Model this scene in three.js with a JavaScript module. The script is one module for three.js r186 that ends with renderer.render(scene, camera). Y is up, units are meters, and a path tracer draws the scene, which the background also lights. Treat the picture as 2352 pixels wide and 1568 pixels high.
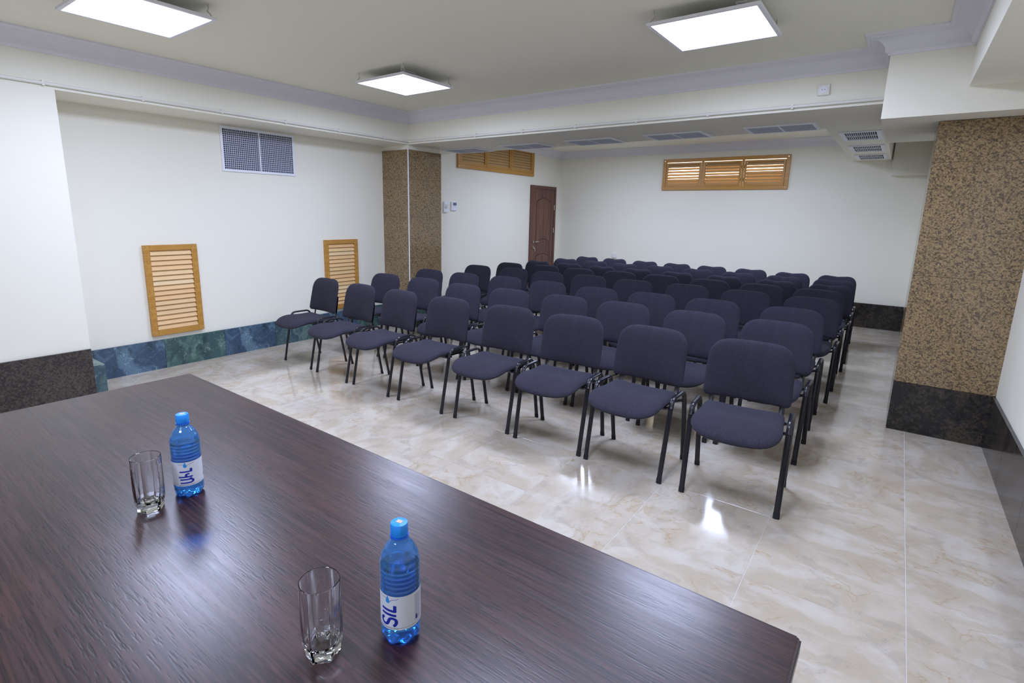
import * as THREE from 'three';
import { mergeGeometries, toCreasedNormals, mergeVertices } from 'three/addons/utils/BufferGeometryUtils.js';
import { RoundedBoxGeometry } from 'three/addons/geometries/RoundedBoxGeometry.js';
import { RectAreaLightUniformsLib } from 'three/addons/lights/RectAreaLightUniformsLib.js';

// ---------- camera, sky, exposure ----------
const D = Math.PI / 180;
const scene = new THREE.Scene();
const renderer = new THREE.WebGLRenderer({ antialias: true });
renderer.toneMapping = THREE.LinearToneMapping;
renderer.toneMappingExposure = 1.48;
renderer.shadowMap.enabled = true;
RectAreaLightUniformsLib.init();
const camera = new THREE.PerspectiveCamera(2 * Math.atan(784 / 1216.06) / D, 2352 / 1568, 0.05, 60);
camera.position.set(0, 1.5, 0);
camera.rotation.set(-11.5405 * D, 36.6255 * D, 1.1105 * D, 'YXZ');
camera.setViewOffset(2352, 1568, 31.9, 46.45, 2352, 1568);
scene.background = new THREE.Color().setRGB(3.6, 3.4, 3.2);          // bright day outside the one open window
const PANEL_LIGHT = 20.5, PANEL_COLOR = new THREE.Color().setRGB(0.76, 0.885, 1.30);

// ---------- helpers ----------
let seed = 7;
const rnd = () => { seed = (seed * 1664525 + 1013904223) >>> 0; return seed / 4294967296; };
const rr = (a, b) => a + (b - a) * rnd();
const names = {};
function numbered(n) { const k = names[n] = (names[n] ?? -1) + 1; return k ? `${n}_${String(k).padStart(3, '0')}` : n; }
function shade(o) { o.traverse((c) => { if (c.isMesh) { c.castShadow = true; c.receiveShadow = true; } }); return o; }
function tag(o, label, category, group, kind) {
  o.userData.label = label; o.userData.category = category;
  if (group) o.userData.group = group;
  if (kind) o.userData.kind = kind;
  return o;
}
function thing(name, label, category, [x, y, z] = [0, 0, 0], turn = 0, group, kind) {
  const o = new THREE.Group(); o.name = numbered(name); o.position.set(x, y, z); o.rotation.y = turn;
  tag(o, label, category, group, kind); scene.add(o); return o;
}
function part(name, geo, mat, parent, pos) {
  const m = new THREE.Mesh(Array.isArray(geo) ? mergeGeometries(geo.map((g) => g.index ? g.toNonIndexed() : g)) : geo, mat);
  m.name = name; m.castShadow = m.receiveShadow = true; if (pos) m.position.set(...pos);
  if (parent) parent.add(m); return m;
}
function struct(name, geo, mat, label, category) {
  const m = part(name, geo, mat, scene); tag(m, label, category, null, 'structure'); return m;
}
// axis-aligned box between two corners, uv in metres
function box(x0, x1, y0, y1, z0, z1) {
  const w = x1 - x0, h = y1 - y0, d = z1 - z0, g = new THREE.BoxGeometry(w, h, d);
  const uv = g.attributes.uv, s = [[d, h], [d, h], [w, d], [w, d], [w, h], [w, h]];
  for (let f = 0; f < 6; f++) for (let k = 0; k < 4; k++) { const i = f * 4 + k; uv.setXY(i, uv.getX(i) * s[f][0], uv.getY(i) * s[f][1]); }
  g.translate((x0 + x1) / 2, (y0 + y1) / 2, (z0 + z1) / 2); return g;
}
function rbox(w, h, d, r = 0.003, x = 0, y = 0, z = 0, seg = 2) { const g = new RoundedBoxGeometry(w, h, d, seg, r); g.translate(x, y, z); return g; }
function cyl(r0, r1, h, x = 0, y = 0, z = 0, n = 20, axis = 'y') {
  const g = new THREE.CylinderGeometry(r0, r1, h, n); if (axis === 'x') g.rotateZ(Math.PI / 2); if (axis === 'z') g.rotateX(Math.PI / 2); g.translate(x, y, z); return g;
}
// tube with an oval section swept along points; side = the direction of the section's first radius
function sweep(pts, ra, rb, side = new THREE.Vector3(1, 0, 0), n = 10, caps = true) {
  const P = pts.map((p) => p.isVector3 ? p : new THREE.Vector3(...p)), pos = [], idx = [], T = new THREE.Vector3(), B = new THREE.Vector3();
  P.forEach((p, i) => {
    T.copy(P[Math.min(i + 1, P.length - 1)]).sub(P[Math.max(i - 1, 0)]).normalize();
    const A = side.clone().addScaledVector(T, -side.dot(T)).normalize(); B.crossVectors(T, A);
    for (let k = 0; k < n; k++) { const a = k / n * 2 * Math.PI, c = Math.cos(a) * ra, s = Math.sin(a) * rb; pos.push(p.x + A.x * c + B.x * s, p.y + A.y * c + B.y * s, p.z + A.z * c + B.z * s); }
  });
  for (let i = 0; i + 1 < P.length; i++) for (let k = 0; k < n; k++) { const a = i * n + k, b = i * n + (k + 1) % n; idx.push(a, b, a + n, b, b + n, a + n); }
  if (caps) { const L = (P.length - 1) * n; for (let k = 1; k + 1 < n; k++) { idx.push(0, k + 1, k); idx.push(L, L + k, L + k + 1); } }
  const g = new THREE.BufferGeometry(); g.setAttribute('position', new THREE.Float32BufferAttribute(pos, 3));
  g.setAttribute('uv', new THREE.Float32BufferAttribute(new Float32Array(pos.length / 3 * 2), 2)); g.setIndex(idx);
  return toCreasedNormals(g, 0.9);
}
function arc(c, r, a0, a1, n, f) { const o = []; for (let i = 0; i <= n; i++) { const a = a0 + (a1 - a0) * i / n; o.push(f(c[0] + r * Math.cos(a), c[1] + r * Math.sin(a))); } return o; }

// noise
const PERM = new Uint8Array(512); { const p = [...Array(256).keys()]; for (let i = 255; i > 0; i--) { const j = Math.floor(rnd() * (i + 1)); [p[i], p[j]] = [p[j], p[i]]; } for (let i = 0; i < 512; i++) PERM[i] = p[i & 255]; }
function vn(x, y) { const X = Math.floor(x), Y = Math.floor(y), fx = x - X, fy = y - Y, u = fx * fx * (3 - 2 * fx), v = fy * fy * (3 - 2 * fy), h = (a, b) => PERM[PERM[a & 255] + (b & 255)] / 255; return (h(X, Y) * (1 - u) + h(X + 1, Y) * u) * (1 - v) + (h(X, Y + 1) * (1 - u) + h(X + 1, Y + 1) * u) * v; }
function fbm(x, y, o = 4) { let s = 0, a = 0.5, t = 0; for (let i = 0; i < o; i++) { s += a * vn(x, y); t += a; a *= 0.5; x = x * 2.03 + 17.3; y = y * 2.03 + 5.1; } return s / t; }
const cl = (v, a = 0, b = 1) => Math.min(b, Math.max(a, v)), mix = (a, b, t) => a + (b - a) * t, sm = (a, b, v) => { const t = cl((v - a) / (b - a)); return t * t * (3 - 2 * t); };
function mix3(a, b, t) { return [mix(a[0], b[0], t), mix(a[1], b[1], t), mix(a[2], b[2], t)]; }
function tex(w, h, f, srgb = true, rep = [1, 1]) {
  const d = new Uint8Array(w * h * 4);
  for (let y = 0; y < h; y++) for (let x = 0; x < w; x++) { const c = f(x, y), i = (y * w + x) * 4; if (Array.isArray(c)) { d[i] = cl(c[0], 0, 255); d[i + 1] = cl(c[1], 0, 255); d[i + 2] = cl(c[2], 0, 255); } else d[i] = d[i + 1] = d[i + 2] = cl(c, 0, 255); d[i + 3] = 255; }
  const t = new THREE.DataTexture(d, w, h); t.magFilter = THREE.LinearFilter; t.minFilter = THREE.LinearMipmapLinearFilter; t.generateMipmaps = true;
  t.wrapS = t.wrapT = THREE.MirroredRepeatWrapping; t.repeat.set(...rep); if (srgb) t.colorSpace = THREE.SRGBColorSpace; t.needsUpdate = true; return t;
}
const std = (o) => new THREE.MeshStandardMaterial(o), phy = (o) => new THREE.MeshPhysicalMaterial(o), lin = (r, g, b) => new THREE.Color().setRGB(r, g, b);

// ---------- materials ----------
const plasterBump = tex(256, 256, (x, y) => 110 + 60 * fbm(x / 9, y / 9, 3), false, [1.2, 1.2]);
const paint = std({ color: lin(0.90, 0.865, 0.735), roughness: 0.7, bumpMap: plasterBump, bumpScale: 0.0008 });
const ceilPaint = std({ color: lin(0.94, 0.915, 0.765), roughness: 0.85, bumpMap: plasterBump, bumpScale: 0.0008 });
const crownWhite = std({ color: lin(0.84, 0.83, 0.88), roughness: 0.6 });
const white = std({ color: lin(0.86, 0.87, 0.92), roughness: 0.45 });
const ivory = std({ color: lin(0.82, 0.80, 0.72), roughness: 0.4 });
const darkVoid = std({ color: lin(0.03, 0.03, 0.05), roughness: 0.9 });
const grilleGrey = std({ color: lin(0.50, 0.52, 0.62), roughness: 0.5 });
// floor tiles: beige marble, three slabs
const marbles = [0, 1, 2].map((k) => tex(640, 640, (px, py) => {
  const x = px / 640 * 4 + k * 37.7, y = py / 640 * 4 + k * 11.3, wx = fbm(x * 0.8, y * 0.8, 4) - 0.5, wy = fbm(x * 0.8 + 40, y * 0.8 + 9, 4) - 0.5;
  const n = fbm(x * 0.55 + wx * 2.2, y * 1.1 + wy * 2.2, 5), m = fbm(x * 1.6 + wx * 3 + 90, y * 2.6 + wy * 3, 4);
  let c = mix3([216, 201, 177], [230, 219, 200], sm(0.3, 0.7, n));
  c = mix3(c, [198, 186, 168], 0.5 * sm(0.52, 0.78, m));
  c = mix3(c, [240, 234, 224], 0.35 * sm(0.56, 0.74, fbm(x * 0.9 + wy * 3 + 7, y * 1.5 + wx * 3 + 3, 4)));
  const v = Math.abs(fbm(x * 0.9 + wx * 2.4 + 200, y * 1.2 + wy * 2.4 + 77, 5) - 0.5), v2 = Math.abs(fbm(x * 1.5 + wy * 2 + 300, y * 1.5 + wx * 2 + 8, 5) - 0.5), gate = sm(0.5, 0.68, fbm(x * 0.7 + 500, y * 0.7, 3));
  c = mix3(c, [184, 142, 92], 0.5 * gate * (1 - sm(0.0, 0.010, v)));
  c = mix3(c, [204, 178, 140], 0.3 * gate * (1 - sm(0.0, 0.07, v)));
  c = mix3(c, [150, 140, 134], 0.35 * (1 - sm(0.0, 0.006, v2)) * sm(0.45, 0.6, m));
  const g = (vn(px * 0.7, py * 0.7) - 0.5) * 6; return [c[0] + g, c[1] + g, c[2] + g];
}));
const tileMats = marbles.map((map) => phy({ map, roughness: 0.1, color: lin(0.765, 0.76, 0.775) }));
const grout = std({ color: lin(0.76, 0.75, 0.73), roughness: 0.8 });
// brown granite
function graniteTex(base, mid, dark, light, S, k, pd = 0.58, pl = 0.62, cloud = 0) {
  return tex(768, 768, (x, y) => {
    const a = fbm(x / S + k, y / S, 4), b = fbm(x / (S * 0.6) + 50 + k, y / (S * 0.6) + 9, 3), q = fbm(x / 170 + k, y / 170 + 4, 4);
    let c = mix3(base, mid, sm(0.3, 0.7, fbm(x / (S * 0.7) + 9, y / (S * 0.7) + k, 3)));
    c = mix3(c, dark, 0.62 * sm(pd - 0.09, pd + 0.09, a + cloud * (0.5 - q))); c = mix3(c, light, 0.5 * sm(pl - 0.08, pl + 0.08, b + cloud * (q - 0.5)));
    const g = (rnd() - 0.5) * 14; return [c[0] + g, c[1] + g, c[2] + g];
  }, true, [1 / 1.0, 1 / 1.0]);
}
const graniteMap = graniteTex([164, 137, 96], [126, 106, 80], [58, 48, 42], [192, 168, 128], 7, 3, 0.58, 0.6);
const granite = std({ map: graniteMap, roughness: 0.12 });
const darkGraniteMap = graniteTex([44, 41, 43], [58, 52, 46], [16, 15, 18], [96, 84, 62], 15, 21, 0.56, 0.66, 0.9);
const darkGranite = std({ map: darkGraniteMap, roughness: 0.14 });
const pilasterGranite = std({ map: graniteTex([62, 56, 55], [78, 68, 60], [30, 27, 30], [106, 94, 80], 9, 61, 0.55, 0.66, 0.3), roughness: 0.25 });
const greenMaps = [0, 1, 2].map((k) => tex(512, 512, (px, py) => {
  const x = px / 110 + k * 13, y = py / 110 + k * 29, wx = fbm(x, y, 4) - 0.5, wy = fbm(x + 30, y + 8, 4) - 0.5;
  const n = fbm(x + wx * 2, y + wy * 2, 5), v = Math.abs(fbm(x * 1.3 + wx * 2.5 + 80, y * 1.3 + wy * 2.5, 5) - 0.5), v2 = Math.abs(fbm(x * 2.1 + wy * 2 + 180, y * 2.1 + wx * 2, 4) - 0.5);
  let c = mix3([[58, 82, 90], [66, 92, 92], [62, 82, 104]][k], [[98, 122, 118], [96, 124, 112], [100, 126, 144]][k], sm(0.35, 0.7, n));
  c = mix3(c, [40, 58, 64], 0.5 * sm(0.55, 0.75, fbm(x * 1.4 + 300, y * 0.9, 4)));
  c = mix3(c, [176, 200, 204], 0.7 * (1 - sm(0, 0.012, v)) * sm(0.4, 0.6, n)); c = mix3(c, [150, 180, 186], 0.5 * (1 - sm(0, 0.01, v2)));
  return c;
}, true, [1.6, 1.6]));
const greens = greenMaps.map((map) => std({ map, roughness: 0.22, color: lin(1, 1, 1) }));
// woods
const pineMap = tex(512, 256, (x, y) => { const n = fbm(x / 180, y / 7 + 3 * fbm(x / 160, y / 60, 2), 4), f = fbm(x / 60, y / 1.6, 2); const c = mix3([226, 190, 138], [244, 220, 176], sm(0.3, 0.7, n)); const d = (f - 0.5) * 20; return [c[0] + d, c[1] + d, c[2] + d * 0.8]; }, true, [1.6, 8]);
const honeyMap = tex(512, 256, (x, y) => { const n = fbm(x / 170, y / 8 + 3 * fbm(x / 150, y / 60, 2), 4), f = fbm(x / 60, y / 1.7, 2); const c = mix3([178, 124, 50], [204, 154, 76], sm(0.3, 0.7, n)); const d = (f - 0.5) * 18; return [c[0] + d, c[1] + d, c[2] + d * 0.7]; }, true, [1.6, 8]);
const slatMats = [[1, 0.92, 0.78], [0.96, 0.80, 0.62], [1.0, 0.98, 0.93], [0.93, 0.84, 0.68], [1, 0.86, 0.70]].map((c) => std({ map: pineMap, color: lin(...c), roughness: 0.5 }));
const honey = std({ map: honeyMap, roughness: 0.4 });
const honeySlat = std({ map: pineMap, color: lin(0.62, 0.52, 0.38), roughness: 0.5 });
const doorMap = tex(256, 512, (x, y) => { const n = fbm(x / 6 + 2.5 * fbm(x / 60, y / 140, 2), y / 160, 4); const f = fbm(x / 1.6, y / 60, 2); const c = mix3([86, 54, 44], [118, 78, 62], sm(0.3, 0.7, n)); const d = (f - 0.5) * 16; return [c[0] + d, c[1] + d, c[2] + d]; }, true, [1.2, 0.6]);
const doorWood = std({ map: doorMap, roughness: 0.4 }), doorGroove = std({ color: lin(0.035, 0.02, 0.016), roughness: 0.6 });
const TW = 2048, TH = 1024;
const wg = (x, y) => fbm(x / 150, y / 3.2 + 1.5 * fbm(x / 320, y / 70, 2), 4), wp = (x, y) => sm(0.62, 0.74, fbm(x / 26 + 71, y / 1.55, 2));
const wengeMap = tex(TW, TH, (x, y) => { const c = mix3([36, 20, 22], [64, 39, 39], sm(0.3, 0.7, wg(x, y))), r = 0.35 * sm(0.5, 0.75, fbm(x / 240 + 5, y / 110, 3)); const e = mix3(c, [78, 42, 34], r), p = wp(x, y); return mix3(e, [22, 13, 15], p * 0.7); }, true, [1 / 2.5, 1 / 1.25]);
const wengeBump = tex(TW, TH, (x, y) => 200 - 130 * wp(x, y) - 40 * wg(x, y), false, [1 / 2.5, 1 / 1.25]);
const wengeRough = tex(512, 256, (x, y) => 150 + 40 * fbm(x / 60, y / 2, 3), false, [1 / 2.5, 1 / 1.25]);
const wenge = phy({ map: wengeMap, bumpMap: wengeBump, bumpScale: 0.00014, ior: 1.6, roughness: 0.47, roughnessMap: wengeRough });
const wengeEdge = std({ color: lin(0.03, 0.018, 0.018), roughness: 0.3 });
// chair
const weave = tex(256, 256, (x, y) => 120 + 60 * (((x >> 1) + (y >> 1)) & 1 ? 1 : -1) * vn(x / 3, y / 3) + 40 * vn(x / 1.5, y / 1.5), false, [14, 14]);
const fabricMap = tex(256, 256, (x, y) => { const n = fbm(x / 2.2, y / 2.2, 2) - 0.5, q = fbm(x / 60, y / 60, 3) - 0.5; return [43 + 26 * n + 6 * q, 40 + 26 * n + 6 * q, 54 + 30 * n + 7 * q]; }, true, [5, 5]);
const fabric = phy({ map: fabricMap, roughness: 0.95, bumpMap: weave, bumpScale: 0.0006, sheen: 0.12, sheenColor: lin(0.4, 0.42, 0.6), sheenRoughness: 0.6 });
const blackMetal = std({ color: lin(0.012, 0.011, 0.016), roughness: 0.28, metalness: 0.0 });
const blackPlastic = std({ color: lin(0.018, 0.017, 0.022), roughness: 0.4 });
const rubber = std({ color: lin(0.01, 0.01, 0.012), roughness: 0.7 });
const steel = std({ color: lin(0.62, 0.61, 0.58), roughness: 0.25, metalness: 1 });
const brass = std({ color: lin(0.62, 0.46, 0.16), roughness: 0.35, metalness: 0.8 });

// ---------- room dimensions ----------
const XB = -4.95, ZB = -4.75, YB = 2.30, YC = 2.65, XN = -5.43, XL = -5.34, ZP = -1.315, ZW = -9.075, XR = 0.66, XRR = 0.2, ZF = 2.6, ZS = -5.78, YR = 2.64;
const PX = -0.2, PZ = -4.42, PY = 2.15, QX = 0.215, DX0 = -0.66, DX1 = -0.22;

// ---------- floor: slab + tiles ----------
const floor = struct('floor', box(-5.7, 0.9, -0.12, -0.0014, -9.4, 2.8), grout, 'polished beige marble tile floor with pale joints', 'floor');
{
  const tx = 0.557, tz = 0.574, x0 = 0.219, z0 = -2.25, j = 0.0011, cache = {};
  const tileGeo = (w, d, u0, v0, rot) => {
    const key = [w, d, u0, v0, rot].map((v) => v.toFixed(3)).join();
    if (cache[key]) return cache[key];
    const b = 0.0006, y1 = 0, y0 = -0.0013, P = [[-w / 2, -d / 2], [w / 2, -d / 2], [w / 2, d / 2], [-w / 2, d / 2]], pos = [], uv = [], idx = [];
    const put = (x, y, z, ix, iz) => { pos.push(x, y, z); let u = u0 + (x + w / 2) / tx, v = v0 + (z + d / 2) / tz; if (rot & 1) u = 1 - u; if (rot & 2) v = 1 - v; if (rot & 4) [u, v] = [v, u]; uv.push(u, v); };
    const q = (a, c, e, f) => { const n = pos.length / 3; [a, c, e, f].forEach((p) => put(...p)); idx.push(n, n + 1, n + 2, n, n + 2, n + 3); };
    const I = P.map(([x, z]) => [x - Math.sign(x) * b, y1, z - Math.sign(z) * b]), M = P.map(([x, z]) => [x, y1 - b, z]), L = P.map(([x, z]) => [x, y0, z]);
    q(I[0], I[3], I[2], I[1]);
    for (let k = 0; k < 4; k++) { const n = (k + 1) % 4; q(I[k], I[n], M[n], M[k]); q(M[k], M[n], L[n], L[k]); }
    const g = new THREE.BufferGeometry(); g.setAttribute('position', new THREE.Float32BufferAttribute(pos, 3)); g.setAttribute('uv', new THREE.Float32BufferAttribute(uv, 2)); g.setIndex(idx); g.computeVertexNormals(); return cache[key] = g;
  };
  let n = 0;
  for (let a = -1; a <= 11; a++) for (let b = -13; b <= 9; b++) {
    let xa = x0 - a * tx + j, xb = xa + tx - 2 * j, za = z0 + b * tz + j, zb = za + tz - 2 * j;
    const fx = xa, fz = za, rear = zb < -4.7, xmin = za > ZP ? XB : za < -5.3 ? XL : XN, xmax = zb < -4.66 ? XRR : XR;
    xa = Math.max(xa, xmin); xb = Math.min(xb, xmax); za = Math.max(za, ZW); zb = Math.min(zb, ZF);
    if (xb - xa < 0.02 || zb - za < 0.02) continue;
    const m = part('tile', tileGeo(xb - xa, zb - za, (xa - fx) / tx, (za - fz) / tz, Math.floor(rnd() * 8)), tileMats[Math.floor(rnd() * 3)], floor, [(xa + xb) / 2, 0, (za + zb) / 2]);
    n++;
  }
  console.log('tiles', n);
}

// ---------- walls, beams, ceiling ----------
struct('wall_left', [box(XN - 0.25, XN, 0, 2.8, -5.2, ZP), box(XN - 0.25, XB, 0, YB, ZP, ZF)], paint, 'cream painted side wall with a recessed bay behind the pilaster', 'wall');
struct('wall_left_rear', box(XL - 0.3, XL, 0, 2.8, ZW - 0.2, -5.2), paint, 'cream side wall of the rear bay carrying the brown door', 'wall');
const WX0 = -3.33, WX1 = -1.425, WY0 = 1.93, WY1 = 2.43;
struct('wall_back', [box(-5.7, WX0 + 0.06, 0, 2.8, ZW - 0.2, ZW), box(WX1 - 0.06, 0.9, 0, 2.8, ZW - 0.2, ZW), box(WX0 + 0.06, WX1 - 0.06, 0, WY0 + 0.05, ZW - 0.2, ZW), box(WX0 + 0.06, WX1 - 0.06, WY1 - 0.05, 2.8, ZW - 0.2, ZW)], paint, 'cream back wall behind the last row of chairs', 'wall');
struct('wall_right', box(XR, XR + 0.24, 0, 2.8, -5.3, ZF), paint, 'cream wall with a dark granite base next to the speckled pillar', 'wall');
struct('wall_right_rear', box(XRR, XR + 0.24, 0, 2.8, ZW, -5.3), paint, 'cream wall of the rear bay behind the speckled pillar', 'wall');
struct('wall_front', box(-5.7, 0.9, 0, 2.8, ZF, ZF + 0.2), paint, 'cream wall behind the table end of the room', 'wall');
struct('ceiling', box(-5.7, 0.9, YC, YC + 0.15, ZB - 0.3, ZF + 0.2), ceilPaint, 'cream ceiling over the table and front rows', 'ceiling');
struct('ceiling_rear', box(-5.7, 0.9, YR, YR + 0.15, ZW - 0.2, ZS + 0.3), ceilPaint, 'lower cream ceiling over the rear rows', 'ceiling');
struct('beam_left', box(XN - 0.1, XB, YB, YC, ZB, ZF), paint, 'cream boxed beam along the side wall', 'beam');
struct('beam_cross', box(XN - 0.1, PX + 0.05, YB, YC, ZS, ZB), paint, 'cream boxed cross beam with vents in its underside', 'beam');
struct('beam_pillar', box(PX, XR + 0.1, PY, YC, ZS, PZ), paint, 'deeper cream beam stepping out above the speckled pillar', 'beam');
struct('beam_right', box(QX, XR + 0.1, YB, YC, PZ, ZF), paint, 'cream boxed beam above the wall next to the speckled pillar', 'beam');
struct('duct', box(DX0, DX1, YB, YR, ZW, ZS), paint, 'cream boxed air duct with three vents running to the back wall', 'duct');
struct('beam_back', box(PX, XRR, 2.09, YR, ZW, ZW + 0.12), paint, 'small cream beam end on the back wall beside the duct', 'beam');

// crown mouldings
function crown(name, path, yTop, label) {
  const pr = [[0, 0.118], [0.012, 0.118], [0.014, 0.108], [0.03, 0.1]];
  for (let i = 1; i <= 10; i++) { const a = i / 10 * Math.PI / 2; pr.push([0.03 + 0.085 * (1 - Math.cos(a)), 0.1 - 0.076 * Math.sin(a)]); }
  pr.push([0.118, 0.02], [0.13, 0.018], [0.142, 0.012], [0.142, 0]);
  const rows = path.map((p, i) => {
    const d = (a, b) => { const l = Math.hypot(b[0] - a[0], b[1] - a[1]); return [(b[0] - a[0]) / l, (b[1] - a[1]) / l]; };
    const d0 = i ? d(path[i - 1], p) : null, d1 = i + 1 < path.length ? d(p, path[i + 1]) : null, n = (v) => [-v[1], v[0]];
    let m; if (d0 && d1) { const a = n(d0), b = n(d1), k = 1 + a[0] * b[0] + a[1] * b[1]; m = [(a[0] + b[0]) / k, (a[1] + b[1]) / k]; } else m = n(d0 || d1);
    return pr.map(([o, h]) => [p[0] + m[0] * o, yTop - h, p[1] + m[1] * o]);
  });
  const pos = [], idx = [];
  for (let i = 0; i + 1 < rows.length; i++) for (let k = 0; k + 1 < pr.length; k++) { const b = pos.length / 3; pos.push(...rows[i][k], ...rows[i + 1][k], ...rows[i + 1][k + 1], ...rows[i][k + 1]); idx.push(b, b + 1, b + 2, b, b + 2, b + 3); }
  const g = new THREE.BufferGeometry(); g.setAttribute('position', new THREE.Float32BufferAttribute(pos, 3)); g.setAttribute('uv', new THREE.Float32BufferAttribute(new Float32Array(pos.length / 3 * 2), 2)); g.setIndex(idx);
  const m = struct(name, toCreasedNormals(g, 0.5), crownWhite, label, 'moulding'); m.material.side = THREE.DoubleSide; return m;
}
crown('trim_1', [[XB, ZF], [XB, ZB], [PX, ZB], [PX, PZ], [QX, PZ], [QX, ZF]], YC, 'white coved crown moulding stepping round the front ceiling');
crown('trim_2', [[XL, ZS], [XL, ZW], [DX0, ZW]], YR, 'white coved crown moulding along the back wall of the rear bay');

// ---------- pillars, base courses ----------
{
  const p = thing('pillar_left', 'slim brown speckled granite pillar beside the wooden louvre panel', 'pillar', [0, 0, 0], 0, null, 'structure');
  part('core', box(XN, XB - 0.02, 0, YB, -5.335, ZB - 0.02), paint, p);
  const ys = [0, 0.27, 0.9, 1.43, 1.895, 2.245];
  for (let i = 0; i < 5; i++) {
    part('slab', box(XN, XB - 0.0225, ys[i] + 0.001, ys[i + 1] - 0.001, ZB - 0.02, ZB), i ? granite : greens[1], p);
    part('slab', box(XB - 0.02, XB, ys[i] + 0.001, ys[i + 1] - 0.001, -5.335, ZB - 0.0025), i ? granite : greens[1], p);
  }
  part('corner_bead', box(XB - 0.02, XB - 0.001, 0.27, 2.25, ZB - 0.02, ZB - 0.001), white, p);
}
{
  const p = thing('pillar_right', 'wide brown speckled granite pillar with a dark base', 'pillar', [0, 0, 0], 0, null, 'structure');
  part('core', box(0.13, XR, 0, PY, -5.3, -4.71), paint, p);
  const ys = [0, 0.362, 1.13, 1.885, PY - 0.002];
  for (let i = 0; i < 4; i++) {
    const z1 = i ? -4.69 : -4.68;
    part('slab', box(0.112, XR, ys[i] + 0.0008, ys[i + 1] - 0.0008, -4.71, z1), i ? granite : darkGranite, p);
    part('slab', box(0.11, 0.13, ys[i] + 0.0008, ys[i + 1] - 0.0008, -5.3, -4.711), i ? granite : darkGranite, p);
  }
}
function course(name, label, axis, fixed, thick, from, to, step, h, mats, start = from) {
  const o = thing(name, label, 'baseboard', [0, 0, 0], 0, null, 'structure'); let a = from, i = 0, nx = start;
  while (a < to - 0.01) { nx += step; while (nx - a < 0.1) nx += step; const b = Math.min(nx, to), f0 = Math.min(fixed, fixed + thick), f1 = Math.max(fixed, fixed + thick); part('slab', axis === 'z' ? box(f0, f1, 0, h, a + 0.0012, b - 0.0012) : box(a + 0.0012, b - 0.0012, 0, h, f0, f1), mats[i++ % mats.length], o); a = b; }
  return o;
}
course('baseboard_left', 'blue green veined marble base course under the wooden louvre panels', 'z', XN, 0.022, ZB, ZP - 0.0, 0.56, 0.275, [greens[1], greens[2], greens[0], greens[2], greens[1], greens[2], greens[0]], -4.81);
course('baseboard_pilaster', 'dark brown speckled granite base of the pilaster beside the table', 'z', XB, 0.018, ZP, ZF, 0.9, 0.4, [pilasterGranite]);
part('return_slab', box(XN, XB - 0.02, 0, 0.25, ZP - 0.085, ZP), greens[0], scene.getObjectByName('baseboard_pilaster'));
course('baseboard_left_rear', 'green marble base course of the rear bay before the door', 'z', XL, 0.022, -8.02, -5.335, 0.56, 0.275, [greens[1], greens[0]]);
course('baseboard_back', 'dark brown granite base course along the back wall', 'x', ZW, 0.022, XL, XRR, 0.6, 0.345, [darkGranite], -4.93);
course('baseboard_right_rear', 'dark granite base course of the wall behind the speckled pillar', 'z', XRR, -0.02, ZW + 0.022, -5.3, 0.6, 0.345, [darkGranite]);
course('baseboard_right', 'dark polished granite base course meeting the wide pillar', 'z', XR, -0.018, -4.68, ZF, 0.66, 0.362, [darkGranite]);

// ---------- ceiling light panels ----------
function lightPanel(x, z, label) {
  const o = thing('ceiling_light', label, 'light', [x, 2.563, z], 0, 'square LED panels hung under the ceiling');
  const w = 0.30, gl = 0.28, t = 0.012;
  part('frame', [box(-w, w, 0, t, gl, w), box(-w, w, 0, t, -w, -gl), box(-w, -gl, 0, t, -gl, gl), box(gl, w, 0, t, -gl, gl), box(-w, w, t, t + 0.003, -w, w)], white, o);
  part('diffuser', box(-gl, gl, 0.003, t - 0.001, -gl, gl), std({ color: lin(0.9, 0.92, 0.95), emissive: lin(0.92, 0.97, 1.0), emissiveIntensity: 3.0, roughness: 0.5 }), o);
  for (const [sx, sz] of [[1, 1], [1, -1], [-1, 1], [-1, -1]]) part('hook', sweep([[sx * 0.27, 0.087, sz * 0.27], [sx * 0.27, 0.06, sz * 0.27], [sx * 0.27, 0.048, sz * 0.262], [sx * 0.285, 0.03, sz * 0.27], [sx * 0.29, t, sz * 0.28]], 0.0032, 0.0032, new THREE.Vector3(0, 0, 1), 8), steel, o);
  part('driver', rbox(0.12, 0.025, 0.04, 0.004, 0.05, 0.03, 0), white, o);
  part('cable', sweep(new THREE.CatmullRomCurve3([[0.11, 0.035, 0], [0.19, 0.06, 0.06], [0.14, 0.075, 0.16], [0.22, 0.05, 0.24], [0.25, 0.087, 0.26]].map((p) => new THREE.Vector3(...p))).getPoints(24), 0.0028, 0.0028, new THREE.Vector3(0, 1, 0.1), 6), white, o);
  const l = new THREE.RectAreaLight(PANEL_COLOR, PANEL_LIGHT, gl * 2, gl * 2); l.rotation.x = -Math.PI / 2; l.position.set(0, -0.004, 0); l.name = 'panel_glow'; o.add(l);
  return o;
}
lightPanel(-3.64, -1.40, 'bright square ceiling panel nearest the table and the pilaster');
lightPanel(-3.60, -3.42, 'bright square ceiling panel hanging nearest the slim granite pillar');
lightPanel(-1.02, -3.44, 'bright square ceiling panel hanging nearest the wide granite pillar');
lightPanel(-1.02, -1.40, 'bright square ceiling panel directly above the table end');
lightPanel(-1.02, 0.66, 'bright square ceiling panel behind the table over the camera side');
lightPanel(-3.60, -7.2, 'bright square ceiling panel in the rear bay nearer the door');
lightPanel(-1.56, -7.2, 'bright square ceiling panel in the rear bay nearer the duct');

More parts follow.
